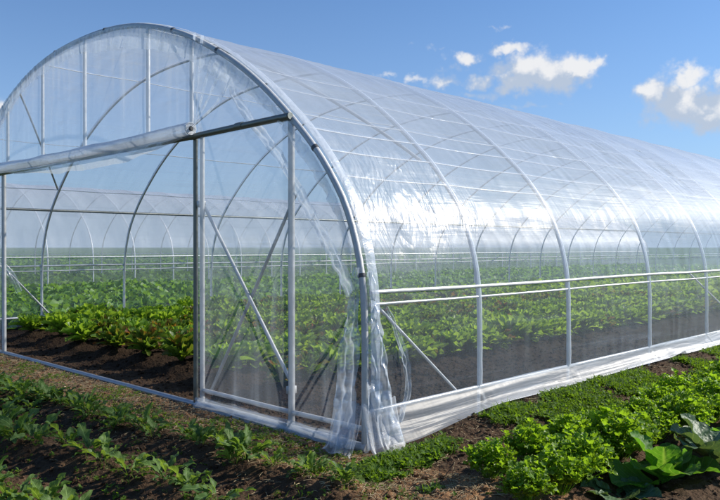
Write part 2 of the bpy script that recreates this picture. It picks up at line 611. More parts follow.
def axis(dense_lo, dense_hi, step, lo, hi, grow=1.12):
    a = list(np.arange(dense_lo, dense_hi, step))
    s = step; x = dense_hi
    while x < hi:
        a.append(x); s *= grow; x += s
    a.append(hi)
    s = step; x = dense_lo - step
    b = []
    while x > lo:
        b.append(x); s *= grow; x -= s
    b.append(lo)
    return np.array(b[::-1] + a)


xs = axis(-9.2, 3.4, .028, -1500, 1500)
ys = axis(-2.9, 5.5, .028, -600, 1800, 1.035)
XX, YY = np.meshgrid(xs, ys, indexing='ij')
near = 1 - sstep(np.hypot(XX + 2, YY - 1), 9, 15)
ZZ = height(XX, YY)
cl = fbm(XX, YY, 22, 3, 21, .6)
ZZ = ZZ + near * (.012 * np.abs(cl) - .004) * (1 - np.exp(-(YY / .08) ** 2))
mb = MB()
mb.add(np.stack([XX, YY, ZZ], -1), grid_faces(len(xs), len(ys)), np.stack([XX.ravel(), YY.ravel()], 1))
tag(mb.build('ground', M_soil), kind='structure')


def gz(x, y):
    return float(height(np.array([x]), np.array([y]))[0])


# ---------------------------------------------------------------- the tunnel
prof_r = [(0, 0), (0, .45), (0, .82), (-.01, 1.1), (-.04, 1.33), (-.10, 1.56), (-.20, 1.81), (-.335, 2.02), (-.51, 2.24), (-.725, 2.455),
          (-.96, 2.665), (-1.22, 2.875), (-1.53, 3.09), (-1.86, 3.28), (-2.28, 3.485), (-2.68, 3.64), (-3.08, 3.76), (-3.5, 3.85), (-4.02, 3.91), (-4.625, 3.93)]
_pts = prof_r + [(-TW - x, z) for x, z in prof_r[-2::-1]]
_pts = np.array(_pts)


def catmull(P, per=6):
    P = np.asarray(P, float)
    Q = np.vstack([2 * P[0] - P[1], P, 2 * P[-1] - P[-2]])
    out = []
    for i in range(1, len(Q) - 2):
        p0, p1, p2, p3 = Q[i - 1:i + 3]
        for k in range(per):
            t = k / per
            out.append(.5 * ((2 * p1) + (-p0 + p2) * t + (2 * p0 - 5 * p1 + 4 * p2 - p3) * t * t + (-p0 + 3 * p1 - 3 * p2 + p3) * t ** 3))
    out.append(P[-1])
    return np.array(out)


_c = catmull(_pts)
_s = np.concatenate([[0], np.cumsum(np.linalg.norm(np.diff(_c, axis=0), axis=1))])
PL = _s[-1]


def prof(s, off=0.0):
    """point on the hoop at arc length s from the near foot; off > 0 moves it outwards"""
    s = np.asarray(s, float)
    x = np.interp(s, _s, _c[:, 0]); z = np.interp(s, _s, _c[:, 1])
    e = .03
    tx = np.interp(s + e, _s, _c[:, 0]) - np.interp(s - e, _s, _c[:, 0])
    tz = np.interp(s + e, _s, _c[:, 1]) - np.interp(s - e, _s, _c[:, 1])
    L = np.hypot(tx, tz) + 1e-9
    nx, nz = tz / L, -tx / L
    return x + nx * off, z + nz * off


def s_at(x, z):
    return _s[np.argmin((_c[:, 0] - x) ** 2 + (_c[:, 1] - z) ** 2)]


def arch_z(x):
    half = len(_c)
    xs_ = _c[::-1, 0]
    return float(np.interp(x, xs_, _c[::-1, 1])) if -TW + .02 < x < -.02 else 1.0


HOOPS = [0, 1.42, 2.97, 4.93, 6.81]
while HOOPS[-1] < LEN - 1:
    HOOPS.append(HOOPS[-1] + 1.86)
HOOPS[-1] = LEN


def cover(mb, ylo, yhi, s0, s1, step, seed, off=.028, sag=.022):
    yy = np.arange(ylo, yhi + 1e-6, step)
    hs = np.array(HOOPS)
    ss_ = np.linspace(s0, s1, 150 if step < .1 else 70)
    Yg, Sg = np.meshgrid(yy, ss_, indexing='ij')
    i = np.clip(np.searchsorted(hs, Yg) - 1, 0, len(hs) - 2)
    t = np.clip((Yg - hs[i]) / (hs[i + 1] - hs[i]), 0, 1)
    d = np.sin(np.pi * t)
    taut = np.exp(-(np.minimum(t, 1 - t) * (hs[i + 1] - hs[i]) / .16) ** 2)
    disp = off - .016 * d * (.7 + .5 * vnoise(i * 3.1, Sg, 1.1, seed))
    # lengthwise slack folds hanging between the hoops
    fold = vnoise(Yg * .35, Sg, 6.5, seed + 3)
    disp = disp - .010 * d * np.clip(fold, 0, 1) - .006 * d * vnoise(Yg * 1.5, Sg, 9, seed + 6)
    # short puckers pulled out of the hoops
    disp = disp + .006 * taut * vnoise(Yg, Sg, 8.5, seed + 9) * (1 - taut * .6)
    # crumpled first bay
    cr = np.exp(-(((Yg - .65) / .8) ** 2 + ((Sg - 2.0) / .55) ** 2))
    disp = disp + cr * (.013 * fbm(Yg + .5 * Sg, Sg * .7, 4.5, 2, seed + 12) + .010 * np.abs(vnoise(Yg * 1.9 + Sg * .6, Sg * .7, 6, seed + 15))) * d ** .5
    x, z = prof(Sg, disp)
    mb.add(np.stack([x, Yg, z], -1), grid_faces(len(yy), len(ss_)), np.stack([Yg.ravel(), Sg.ravel()], 1))


tun = empty('polytunnel', (-TW / 2, 0, 0))
tag(tun, 'long clear film polytunnel with steel hoops and rolled up doorway over lettuce rows', 'greenhouse')


def P(mb, name, m, label=None, parent=None, smooth=True):
    """build a part and hang it on the tunnel without moving it"""
    o = mb.build(name, m, parent or tun, smooth, label)
    o.location = (TW / 2, 0, 0) if parent is None else (0, 0, 0)
    return o


mb = MB()
cover(mb, .03, 8.03, .27, PL - .27, .04, 5)
P(mb, 'cover_film', M_film, 'clear cover film over the front hoops, crumpled and glinting beside the corner')
mb = MB()
cover(mb, 8.03, LEN, .27, PL - .27, .16, 5)
P(mb, 'cover_film', M_film, 'clear cover film over the rear hoops')

S_RIB = np.linspace(0, PL, 110)
for k, y in enumerate(HOOPS):
    mb = MB()
    x, z = prof(S_RIB, 0)
    pts = np.stack([x, np.full_like(x, y), z], 1)
    pts[0, 2] = pts[-1, 2] = -.2
    tube(mb, pts, .027 if k == 0 else (.0155 if k < 3 else .0125), 10 if k < 5 else 6, False)
    P(mb, 'hoop', M_galv if k == 0 else M_rib)
    if k and y < 20:   # tape of film bunched over each hoop
        mb = MB()
        yy = np.linspace(-.019, .019, 5)
        s_ = np.linspace(.3, PL - .3, 120)
        Yg, Sg = np.meshgrid(yy, s_, indexing='ij')
        xx, zz = prof(Sg, .024 + .005 * np.cos(Yg / .019 * 1.5) + .003 * vnoise(Sg, Yg, 9, k))
        mb.add(np.stack([xx, Yg + y + .003 * vnoise(Sg, Sg * 0, 3, k), zz], -1), grid_faces(5, 120), np.stack([Yg.ravel(), Sg.ravel()], 1))
        P(mb, 'hoop_tape', M_tape)

# hem: the cover folded back round the first hoop
mb = MB()
yy = np.linspace(.028, .125, 7)
s_ = np.linspace(.25, PL - .25, 260)
Yg, Sg = np.meshgrid(yy, s_, indexing='ij')
xx, zz = prof(Sg, .036 + .004 * vnoise(Sg, Yg * 6, 12, 2) + .004 * np.sin((Yg - .03) / .1 * np.pi))
mb.add(np.stack([xx, Yg + .012 * vnoise(Sg, Sg * 0, 2.2, 4), zz], -1), grid_faces(7, 260), np.stack([Yg.ravel(), Sg.ravel()], 1))
P(mb, 'film_hem', M_hem)
# clips holding it
for x, z in [(-8.95, 1.9), (-8.3, 2.7), (-7.05, 3.42), (-6.2, 3.68), (-5.35, 3.85), (-4.0, 3.91), (-2.62, 3.62), (-1.85, 3.27), (-.55, 2.3), (-.05, 1.3)]:
    s0 = s_at(x, z)
    mb = MB()
    xx, zz = prof(np.linspace(s0 - .015, s0 + .015, 4), .0)
    tube(mb, np.stack([xx, np.full(4, .0), zz], 1), .032, 8)
    P(mb, 'clip', M_black)

# lengthwise rails
for z0, r0, m0 in [(1.165, .0155, M_rib), (1.075, .0105, M_rib)]:
    for side in (0, 1):
        mb = MB()
        x0 = -.02 if side == 0 else -TW + .02
        ys_ = np.linspace(.05, LEN, 90)
        tube(mb, np.stack([np.full(90, x0 + (.025 if side == 0 else -.025)), ys_, z0 + .006 * vnoise(ys_, ys_ * 0, .8, side)], 1), r0, 8)
        P(mb, 'side_rail', m0)
for side in (0, 1):
    mb = MB()
    x0 = .0 if side == 0 else -TW
    tube(mb, [(x0, .02, .285), (x0, LEN / 2, .285), (x0, LEN, .285)], .017, 8)
    P(mb, 'base_rail', M_rib)
# bar at the haunch of the far side
mb = MB()
tube(mb, [(-8.90, .02, 2.13), (-8.90, LEN / 2, 2.13), (-8.90, LEN, 2.13)], .022, 8)
P(mb, 'purlin', M_dark)
# strings
str_pts = [(-3.45, 3.84), (-2.5, 3.57), (-1.56, 3.09), (-1.22, 2.87), (-.90, 2.61), (-.72, 2.44), (-.55, 2.27), (-.36, 2.05)]
for k, (x, z) in enumerate(str_pts):
    for side in ((0, 1) if k in (0, 2, 5) else (0,)):
        s0 = s_at(x, z)
        if side: s0 = PL - s0
        hs = np.array(HOOPS)
        ys_ = np.arange(.1, LEN if side == 0 else LEN, .2)
        i = np.clip(np.searchsorted(hs, ys_) - 1, 0, len(hs) - 2)
        t = (ys_ - hs[i]) / (hs[i + 1] - hs[i])
        d = np.sin(np.pi * np.clip(t, 0, 1))
        xx, zz = prof(s0 + .02 * vnoise(ys_, ys_ * 0, .3, k + 2) - .004 * d * (1 - 2 * side), .012 - .012 * d)
        mb = MB()
        rr = .0055 + .003 * np.clip(vnoise(ys_, ys_ * 0 + k, .5, 3), -.6, 1)
        tube(mb, np.stack([xx, ys_, zz], 1), rr, 5)
        P(mb, 'tension_string', M_string)

# brace of the first side bay
mb = MB(); tube(mb, [(-.03, .16, 1.06), (-.03, 1.16, .27)], .012, 8); P(mb, 'brace', M_rib)
mb = MB(); tube(mb, [(-TW + .05, .45, 1.50), (-TW + .05, 1.55, .30)], .015, 8); P(mb, 'brace', M_galv)
mb = MB(); tube(mb, [(-.25, 6.81, 1.15), (-.03, 8.4, .3)], .012, 8); P(mb, 'brace', M_rib)
# diagonal wind brace under the roof near the front
mb = MB()
sA, sB = s_at(-2.45, 3.55), s_at(-.6, 2.3)
st = np.linspace(0, 1, 14)
xx, zz = prof(sA + (sB - sA) * st, -.03)
tube(mb, np.stack([xx, .06 + 1.3 * st, zz], 1), .015, 8)
P(mb, 'wind_brace', M_galv)
mb = MB()
sA, sB = s_at(-6.6, 3.55), s_at(-8.5, 2.5)
xx, zz = prof(sA + (sB - sA) * st, -.03)
tube(mb, np.stack([xx, .06 + 1.3 * st, zz], 1), .015, 8)
P(mb, 'wind_brace', M_galv)

# front frame ------------------------------------------------------------
HZ = 2.545
for x, r0, m0, top in [(-2.225, .023, M_dark, HZ - .02), (-2.115, .023, M_galv, HZ - .02), (-.83, .028, M_galv, None), (-7.06, .03, M_galv, HZ - .02)]:
    mb = MB()
    zt = arch_z(x) - .02 if top is None else top
    tube(mb, [(x, 0, -.1), (x, 0, zt / 2), (x, 0, zt)], r0, 12)
    P(mb, 'door_post', m0)
for x in (-8.2,):
    mb = MB(); tube(mb, [(x, 0, -.1), (x, 0, 1.2), (x, 0, arch_z(x))], .025, 10); P(mb, 'end_stud', M_galv)
for x in (-6.91, -5.73, -4.54, -3.10, -2.29):
    mb = MB(); tube(mb, [(x, .0, HZ), (x, .0, 3.0), (x, .0, arch_z(x) - .01)], .0215, 10); P(mb, 'gable_stud', M_rib)
# header tube right of the doorway, its end ferrules
mb = MB(); tube(mb, [(-2.25, -.035, HZ - .01), (-1.5, -.035, HZ + .002), (-.80, -.035, HZ + .01)], .029, 14)
hd = P(mb, 'header_tube', M_dark)
mb = MB(); tube(mb, [(-TW + .9, -.035, HZ - .02), (-7, -.035, HZ - .02), (-2.25, -.035, HZ - .01)], .026, 10); P(mb, 'header_tube', M_dark)
for xa in (-1.48, -.86):
    mb = MB(); tube(mb, [(xa - .05, -.035, HZ + .005), (xa + .05, -.035, HZ + .006)], .033, 14); P(mb, 'ferrule', M_dark)
# rolled-up door film on the left part of the header
mb = MB()
n = 130
xr = np.linspace(-7.6, -2.19, n)
tt = np.linspace(0, 1, n)
rad = .058 + .012 * (1 - tt) + .006 * vnoise(xr, xr * 0, 2.3, 5)
V = []; th = np.linspace(0, 2 * np.pi, 20, endpoint=False)
for i in range(n):
    rr = rad[i] * (1 + .09 * np.sin(3 * th + 2.2 * xr[i]) + .06 * np.sin(5 * th - 3 * xr[i]) + .07 * vnoise(xr[i] + th * 0, th, 2.6, 7))
    V.append(np.stack([np.full(20, xr[i]), -.085 + rr * np.cos(th), HZ + .055 - .028 * np.sin(np.pi * tt[i]) + rr * np.sin(th)], 1))
V = np.concatenate(V)
F = np.array([(i * 20 + k, i * 20 + (k + 1) % 20, (i + 1) * 20 + (k + 1) % 20, (i + 1) * 20 + k) for i in range(n - 1) for k in range(20)])
mb.add(V, F, np.stack([np.repeat(xr, 20), np.tile(th / 6.28 * .4, n)], 1))
roll = P(mb, 'rolled_door_film', M_roll)
# spiral end of the roll
mb = MB()
for r_a in (.055, .042, .029):
    a = np.linspace(0, 2 * np.pi, 25)
    tube(mb, np.stack([np.full(25, -2.176), -.085 + r_a * np.cos(a), HZ + .055 + r_a * np.sin(a)], 1), .0065, 6, False)
mb2 = MB(); a = np.linspace(0, 2 * np.pi, 20, endpoint=False)
mb.add(np.stack([np.full(20, -2.186), -.085 + .057 * np.cos(a), HZ + .055 + .057 * np.sin(a)], 1), np.array([list(range(20))]))
P(mb, 'roll_end', M_string, parent=roll)
mb = MB(); tube(mb, [(-2.20, -.085, HZ + .055), (-2.15, -.085, HZ + .055)], .017, 10)
P(mb, 'roll_core', M_black, parent=roll)
# slack film hanging under the roll
mb = MB()
nu, nv = 120, 10
u = np.linspace(-7.2, -2.30, nu); v = np.linspace(0, 1, nv)
Ug, Vg = np.meshgrid(u, v, indexing='ij')
t = (Ug + 7.2) / 4.9
drop = .02 + .16 * np.sin(np.pi * t ** 1.4) + .02 * vnoise(Ug, Ug * 0, 3, 4)
zz = HZ + .0 - Vg * drop
yy = -.085 - .03 * np.sin(np.pi * Vg) + .010 * vnoise(Ug * 2, Vg, 3, 3)
mb.add(np.stack([Ug, yy, zz], -1), grid_faces(nu, nv), np.stack([Ug.ravel(), Vg.ravel() * .2], 1))
P(mb, 'slack_film', M_fold)
# straps round the roll
# door sill
mb = MB(); tube(mb, [(-TW - .02, 0, .012), (-5, 0, .01), (-2.2, 0, .012)], .032, 10); P(mb, 'door_sill', M_sill)
mb = MB(); tube(mb, [(-2.17, -.01, .03), (-1, -.01, .03), (.03, -.01, .03)], .035, 10); P(mb, 'base_rail', M_galv)
mb = MB(); tube(mb, [(-2.12, 0, .165), (-1, 0, .16), (.0, 0, .165)], .020, 10); P(mb, 'base_rail', M_galv)
# braces of the closed panel
mb = MB(); tube(mb, [(-2.14, .03, 1.90), (-.84, .03, .36)], .0155, 10); P(mb, 'brace', M_galv)
mb = MB(); tube(mb, [(-.86, .07, 1.93), (-2.09, .07, .13)], .015, 10); P(mb, 'brace', M_sill)
for x, z in [(-2.15, 1.9), (-.85, .34)]:
    mb = MB(); box(mb, (x - .012, -.03, z - .03), (x + .03, .045, z + .03)); P(mb, 'brace_bracket', M_galv)


# end films --------------------------------------------------------------
def end_film(x0, x1, zlo, name='end_film', y=-.0, m=M_film_end, seed=1, amp=.012, label=None, ztop=None):
    mb = MB()
    nu = max(20, int((x1 - x0) / .035)); nv = 60
    u = np.linspace(x0, x1, nu)
    zt = np.array([arch_z(a) if a < -.02 else 1.1 for a in u])
    if x1 > -.05:
        zt = np.array([np.interp(a, [-.30, -.13, -.05, 0], [1.95, 1.6, 1.35, 1.05]) if a > -.3 else arch_z(a) for a in u])
    if x0 < -TW + .05:
        zt = np.array([arch_z(a) if a > -TW + .3 else np.interp(-TW - a, [-.30, -.13, -.05, 0], [1.95, 1.6, 1.35, 1.05]) for a in u])
    if ztop is not None: zt = np.minimum(zt, ztop)
    Ug = np.repeat(u[:, None], nv, 1)
    Vg = np.linspace(0, 1, nv)[None, :] * (zt - zlo)[:, None] + zlo
    d = amp * (vnoise(Ug * 3.0, Vg * .35, 2.2, seed) + .5 * vnoise(Ug * 5, Vg * .8, 2.6, seed + 3))
    mb.add(np.stack([Ug, y + d, Vg], -1), grid_faces(nu, nv), np.stack([Ug.ravel(), Vg.ravel()], 1))
    return P(mb, name, m, label)


end_film(-2.14, 0, .03, y=-.035, seed=2, label='clear film on the closed front panel between doorway and corner')
end_film(-TW, -7.06, .03, y=-.035, seed=4)
end_film(-7.06, -2.14, HZ + .05, y=-.035, seed=6, label='clear gable film above the open doorway')
end_film(-TW, 0, .03, y=LEN + .03, seed=8, label='clear film closing the rear end')
for x in (-7.2, -5.3, -3.9, -2.0):
    mb = MB(); tube(mb, [(x, LEN, 0), (x, LEN, 2), (x, LEN, arch_z(x))], .025, 6); P(mb, 'end_stud', M_rib)

# gathered band of film tucked under the first hoop
mb = MB()
s_ = np.linspace(s_at(-TW + .1, 1.5), s_at(-.08, 1.45), 620)
w = np.linspace(0, 1, 9)
Sg, Wg = np.meshgrid(s_, w, indexing='ij')
wid = .19 + .06 * vnoise(Sg, Sg * 0, 1.3, 3) + .012 * vnoise(Sg, Sg * 0, 9, 5)
wid = wid * (.45 + .55 * sstep(prof(Sg)[1], 2.6, 3.3))
xx, zz = prof(Sg, -.015 - Wg * wid)
yy = -.052 + .022 * Wg * vnoise(Sg, Wg * .02, 17, 6) + .008 * vnoise(Sg, Wg * .03, 31, 7)
mb.add(np.stack([xx, yy, zz], -1), grid_faces(620, 9), np.stack([Sg.ravel(), (Wg * .3).ravel()], 1))
P(mb, 'gathered_film', M_fold)


def ribbon(path, width, normal, seed, m, name, amp=.02, nseg=90, taper=(1, 1), nw=9, fr=14, label=None):
    """a crumpled strip of film along a path"""
    C = catmull(path, 12)
    L = np.concatenate([[0], np.cumsum(np.linalg.norm(np.diff(C, axis=0), axis=1))])
    s_ = np.linspace(0, L[-1], nseg)
    Pc = np.stack([np.interp(s_, L, C[:, k]) for k in range(3)], 1)
    T = np.gradient(Pc, axis=0); T /= np.linalg.norm(T, axis=1)[:, None]
    nrm = np.array(normal, float)
    B = np.cross(T, nrm); B /= np.linalg.norm(B, axis=1)[:, None]
    t = s_ / L[-1]
    wd = width * (taper[0] + (taper[1] - taper[0]) * t) * (1 + .25 * vnoise(s_, s_ * 0, 3, seed))
    w = np.linspace(-.5, .5, nw)
    V = Pc[:, None, :] + B[:, None, :] * (w[None, :, None] * wd[:, None, None])
    Sg, Wg = np.meshgrid(s_, w, indexing='ij')
    off = amp * (vnoise(Sg, Wg * wd[:, None] * 3, fr, seed + 2) + .7 * np.sin(Wg * 14 + 3 * vnoise(Sg, Sg * 0, 2, seed)) * .6)
    V = V + nrm * off[..., None]
    mb = MB()
    mb.add(V, grid_faces(nseg, nw), np.stack([Sg.ravel(), (Wg * wd[:, None]).ravel()], 1))
    return P(mb, name, m, label)


# loose fold hanging inside the right half of the gable
ribbon([(-1.95, .03, 3.2), (-1.74, .03, 3.02), (-1.66, .03, 2.86), (-1.40, .03, 2.60), (-1.05, .03, 2.28), (-.76, .03, 1.93), (-.43, .03, 1.53), (-.17, .03, 1.15)],
       .095, (0, 1, 0), 3, M_loose, 'loose_fold', .018, 140)
# creases fanning from the header joint
for k, (xa, za) in enumerate([(-2.05, 3.45), (-1.90, 3.25), (-1.72, 3.15), (-1.55, 3.0), (-2.18, 3.5)]):
    ribbon([(-2.19, -.04, HZ + .1), ((-2.19 + xa) / 2, -.045, (HZ + za) / 2), (xa, -.04, za)], .035, (0, 1, 0), 30 + k, M_loose, 'crease', .006, 40, (.4, 1.4), 5)
# spare film tied down along the corner post, spreading on the soil
ribbon([(-.05, -.045, 1.35), (-.07, -.05, 1.05), (-.10, -.06, .75), (-.13, -.07, .45), (-.12, -.09, .22), (-.08, -.16, .04)], .15, (.35, -.94, 0), 51, M_loose, 'corner_drape', .024, 120, (.5, 1.5), 15)
ribbon([(.02, .03, 1.32), (.04, .05, 1.0), (.05, .07, .7), (.06, .09, .4), (.08, .10, .2), (.12, .10, .04)], .17, (.94, -.35, 0), 57, M_loose, 'corner_drape', .028, 120, (.4, 1.7), 15)
ribbon([(.03, .20, 1.05), (.05, .30, .85), (.05, .40, .60), (.06, .40, .36), (.07, .30, .18)], .08, (1, 0, 0), 60, M_fold, 'corner_drape', .016, 70, (.6, 1.2), 9)


def foot_flap(path, width, seed, wide=.13):
    """film spread over the ground"""
    C = catmull(path, 10); nn = len(C)
    w = np.linspace(0, 1, 22)
    t = np.linspace(0, 1, nn)
    V = np.zeros((nn, 22, 3)); U = np.zeros((nn, 22, 2))
    for i in range(nn):
        for k in range(22):
            a = w[k]
            px = C[i, 0] + width[0] * a; py = C[i, 1] + width[1] * a
            hgt = .34 * (1 - a) ** 2.2 + .018
            pz = hgt + .016 * vnoise(t[i] * 9, a * 2, 1.6, seed) + .05 * (1 - a) * vnoise(t[i] * 14, a, 1.3, seed + 1) * a ** .3
            sprd = .03 * a * vnoise(t[i] * 5, 0, 1.5, seed + 4)
            V[i, k] = (px + sprd, py + sprd, pz + max(0, gz(px, py)))
            U[i, k] = (i * .02, a * .4)
    mb = MB(); mb.add(V, grid_faces(nn, 22), U.reshape(-1, 2))
    P(mb, 'corner_skirt', M_skirt)


foot_flap([(-.30, -.02, 0), (-.18, -.05, 0), (-.05, -.06, 0), (.02, -.04, 0)], (.06, -.20), 71)
foot_flap([(.02, -.05, 0), (.035, .05, 0), (.04, .16, 0), (.03, .30, 0)], (.20, -.07), 77)

# apron of film along the side, held at the base rail and lying out on the soil
mb = MB()
ny, nw = 900, 26
yy = np.concatenate([np.linspace(.12, 10, 700), np.linspace(10.05, LEN, 200)])
w = np.linspace(0, 1, nw)
Yg, Wg = np.meshgrid(yy, w, indexing='ij')
reach = .155 + .02 * vnoise(Yg, Yg * 0, .7, 3) + .010 * vnoise(Yg, Yg * 0, 2.3, 4) - .03 * (1 - sstep(Yg, .1, .5))
pin = np.zeros_like(Yg)
for h_ in HOOPS: pin = np.maximum(pin, np.exp(-((Yg - h_) / .13) ** 2))
X_ = .012 + reach * Wg ** 1.1 + .006 * pin * np.sin(np.pi * np.minimum(1, Wg * 1.4)) * (.3 + vnoise(Yg * 3, Wg, 6, 3))
gy = .13 * sstep(Yg, .1, 1.6) * sstep(X_, .03, .2) + .022 + 0 * Yg
zt = .30 - .012 * np.sin(Yg * 2)
Z_ = zt * (1 - Wg) ** 1.25 + (gy + .012) * (1 - (1 - Wg) ** 1.25)
fold = vnoise(Yg * .30 + Wg * .5, Wg * 4, 1.2, 11)
fold2 = np.abs(vnoise(Yg * .35, Wg * 6 + Yg * .12, 1.4, 14))
nzs = np.sin(np.pi * Wg)
X_ = X_ + nzs * (.014 * fold + .004 * (1 - fold2 * 2))
Z_ = Z_ + nzs * (.007 * fold + .003 * (1 - fold2 * 2)) + pin * nzs * .004 * vnoise(Yg * 4, Wg * 3, 1.2, 8)
lift = np.exp(-((Yg - 5.45) / .16) ** 2) * Wg ** 3 * .06
mb.add(np.stack([X_ + lift, Yg, Z_ + lift], -1), grid_faces(len(yy), nw), np.stack([Yg.ravel(), (Wg * .4).ravel()], 1))
P(mb, 'skirt_film', M_skirt, 'whitish folded apron of film along the foot of the near side')
mb = MB()
mb.add(np.stack([-TW - (X_ - .0), Yg, Z_], -1)[:, ::2], grid_faces(len(yy), 13), np.stack([Yg[:, ::2].ravel(), (Wg[:, ::2] * .4).ravel()], 1))
P(mb, 'skirt_film', M_film_end)
# hem of film along the front base
mb = MB()
nx_, nw = 160, 12
xx_ = np.linspace(-2.16, -.16, nx_); w = np.linspace(0, 1, nw)
Xg, Wg = np.meshgrid(xx_, w, indexing='ij')
zz = .10 * (1 - Wg) + .005
yy2 = -.048 - .03 * Wg ** 1.5 + .012 * vnoise(Xg * 2, Wg * 4, 2.2, 5) * np.sin(np.pi * Wg)
mb.add(np.stack([Xg, yy2, zz + .008 * vnoise(Xg, Wg, 5, 9)], -1), grid_faces(nx_, nw), np.stack([Wg.ravel() * .3, Xg.ravel()], 1))
P(mb, 'skirt_film', M_fold)
# rope-like bunch of film hanging just inside the left end of the doorway
ribbon([(-9.02, .25, 2.1), (-9.08, .30, 1.75), (-9.0, .45, 1.45), (-8.85, .75, 1.05), (-8.9, .9, .75)], .10, (1, 0, 0), 91, M_fold, 'loose_fold', .02, 60)

# ---------------------------------------------------------------- neighbouring tunnel
nb = empty('polytunnel', (-26.1, 0, 0))
tag(nb, 'second film tunnel, pale and hazy, seen through the doorway beyond the green field', 'greenhouse')
NX = -21.5
hs_n = [-1.5 + 1.62 * k for k in range(36)]
mb = MB()
yy = np.arange(-1.5, hs_n[-1], .14)
ss_ = np.linspace(.15, PL - .15, 70)
Yg, Sg = np.meshgrid(yy, ss_, indexing='ij')
t = ((Yg + 1.5) / 1.62) % 1
xx, zz = prof(Sg, .03 - .03 * np.sin(np.pi * t) + .012 * vnoise(Yg * 2, Sg * .6, 2.5, 44))
mb.add(np.stack([xx + NX, Yg, zz], -1), grid_faces(len(yy), 70), np.stack([Yg.ravel(), Sg.ravel()], 1))
o = mb.build('cover_film', M_film_far, nb); o.location = (26.1, 0, 0)
for y in hs_n:
    mb = MB(); x, z = prof(np.linspace(0, PL, 50), 0)
    tube(mb, np.stack([x + NX, np.full(50, y), z], 1), .024, 6, False)
    o = mb.build('hoop', M_rib, nb); o.location = (26.1, 0, 0)
for z in (1.15,):
    for xo in (.02, -TW - .02):
        mb = MB(); tube(mb, [(NX + xo, -1.5, z), (NX + xo, 20, z), (NX + xo, hs_n[-1], z)], .02, 6)
        o = mb.build('side_rail', M_rib, nb); o.location = (26.1, 0, 0)
for ye in (-1.5, hs_n[-1]):
    mb = MB(); u = np.linspace(-TW, 0, 40)
    zt = np.array([arch_z(a) for a in u]); V = np.stack([np.stack([u + NX, np.full(40, ye), u * 0 + .02], 1), np.stack([u + NX, np.full(40, ye), zt], 1)], 1)
    mb.add(V, grid_faces(40, 2), np.stack([np.repeat(u, 2), np.tile([0, 2], 40)], 1))
    o = mb.build('end_film', M_film_far, nb); o.location = (26.1, 0, 0)



# ---------------------------------------------------------------- leaves and plants
def leaf(mb, base, az, tilt, L, Wd, bend, shape, nu=7, nv=5, cup=.25, ruf=.0, rfreq=18, lid=0, lob=0.0, pr=None, twist=0.0, tear=0.0):
    """one leaf blade. tilt: start angle above the horizon, bend: total drop of that angle towards the tip"""
    pr = pr or random
    s = np.linspace(0, 1, nu); t = np.linspace(-1, 1, nv)
    ang = tilt - bend * s
    ds = L / (nu - 1)
    r = np.concatenate([[0], np.cumsum(np.cos((ang[1:] + ang[:-1]) / 2) * ds)])
    z = np.concatenate([[0], np.cumsum(np.sin((ang[1:] + ang[:-1]) / 2) * ds)])
    wd = Wd * np.interp(s, shape[0], shape[1])
    ph = pr.random() * 9
    if lob:
        wd = wd * (1 + lob * np.sin(s * 26 + ph)) 
    Sg, Tg = np.meshgrid(s, t, indexing='ij')
    w = wd[:, None]
    side = Tg * w * np.cos(cup * np.abs(Tg))
    lift = np.abs(Tg) * w * np.sin(cup * np.abs(Tg)) 
    rr = ruf * Wd * np.abs(Tg) ** 1.5 * np.sin(rfreq * Sg + ph + 1.5 * np.sign(Tg)) * np.minimum(1, w / (Wd * .4 + 1e-6))
    rr = rr + ruf * Wd * .35 * np.abs(Tg) * np.sin(rfreq * 2.3 * Sg + ph * 2)
    lift = lift + rr
    tw = twist * Sg
    side2 = side * np.cos(tw) - lift * np.sin(tw)
    lift2 = side * np.sin(tw) + lift * np.cos(tw)
    nx, nz = -np.sin(ang)[:, None], np.cos(ang)[:, None]
    rad = r[:, None] + nx * lift2
    zz = z[:, None] + nz * lift2
    ca, sa = math.cos(az), math.sin(az)
    X = base[0] + rad * ca - side2 * sa
    Y = base[1] + rad * sa + side2 * ca
    Z = base[2] + zz
    mb.add(np.stack([X, Y, Z], -1), grid_faces(nu, nv), np.stack([(lid + .01 + .97 * Sg).ravel(), Tg.ravel()], 1))


SH_LET = ([0, .2, .45, .7, .9, 1], [.18, .34, .80, 1.0, 1.0, .62])
SH_BEET = ([0, .36, .44, .58, .78, .93, 1], [.05, .05, .45, 1.0, .85, .4, .04])
SH_CHARD = ([0, .18, .26, .42, .62, .82, .95, 1], [.07, .09, .50, .92, 1.0, .78, .4, .06])
SH_LFT = ([0, .15, .4, .7, .9, 1], [.08, .2, .75, 1.0, .7, .2])
SH_FLAT = ([0, .3, .6, .85, 1], [.1, .7, 1, .7, .05])
SH_GRASS = ([0, .5, 1], [.8, 1, .05])


def lettuce(seed, n=24, hi=True, H=.30):
    pr = random.Random(seed); mb = MB()
    for k in range(n):
        f = k / (n - 1)                                # 0 outer .. 1 inner
        az = k * 2.399 + pr.uniform(-.3, .3)
        tilt = R(50 + 36 * f + pr.uniform(-10, 10))
        L = H * (1.0 - .2 * f) * pr.uniform(.8, 1.12)
        leaf(mb, (.012 * math.cos(az), .012 * math.sin(az), .0), az, tilt, L, L * (pr.uniform(.12, .18) if hi else pr.uniform(.30, .40)), R(pr.uniform(10, 75) * (1 - .35 * f)), SH_LET,
             9 if hi else 4, 7 if hi else 3, pr.uniform(.2, .8), pr.uniform(.3, .5), pr.uniform(16, 28), k, .10 if hi else 0, pr, pr.uniform(-.5, .5))
    if hi:
        for k in range(9):
            L = H * pr.uniform(.45, .7)
            leaf(mb, (0, 0, .02), k * .7 + pr.uniform(-.2, .2), R(pr.uniform(12, 40)), L, L * pr.uniform(.2, .28), R(pr.uniform(10, 50)), SH_LET, 7, 7, .4, pr.uniform(.2, .3), 17, n + k, 0, pr, pr.uniform(-.4, .4))
    return mb


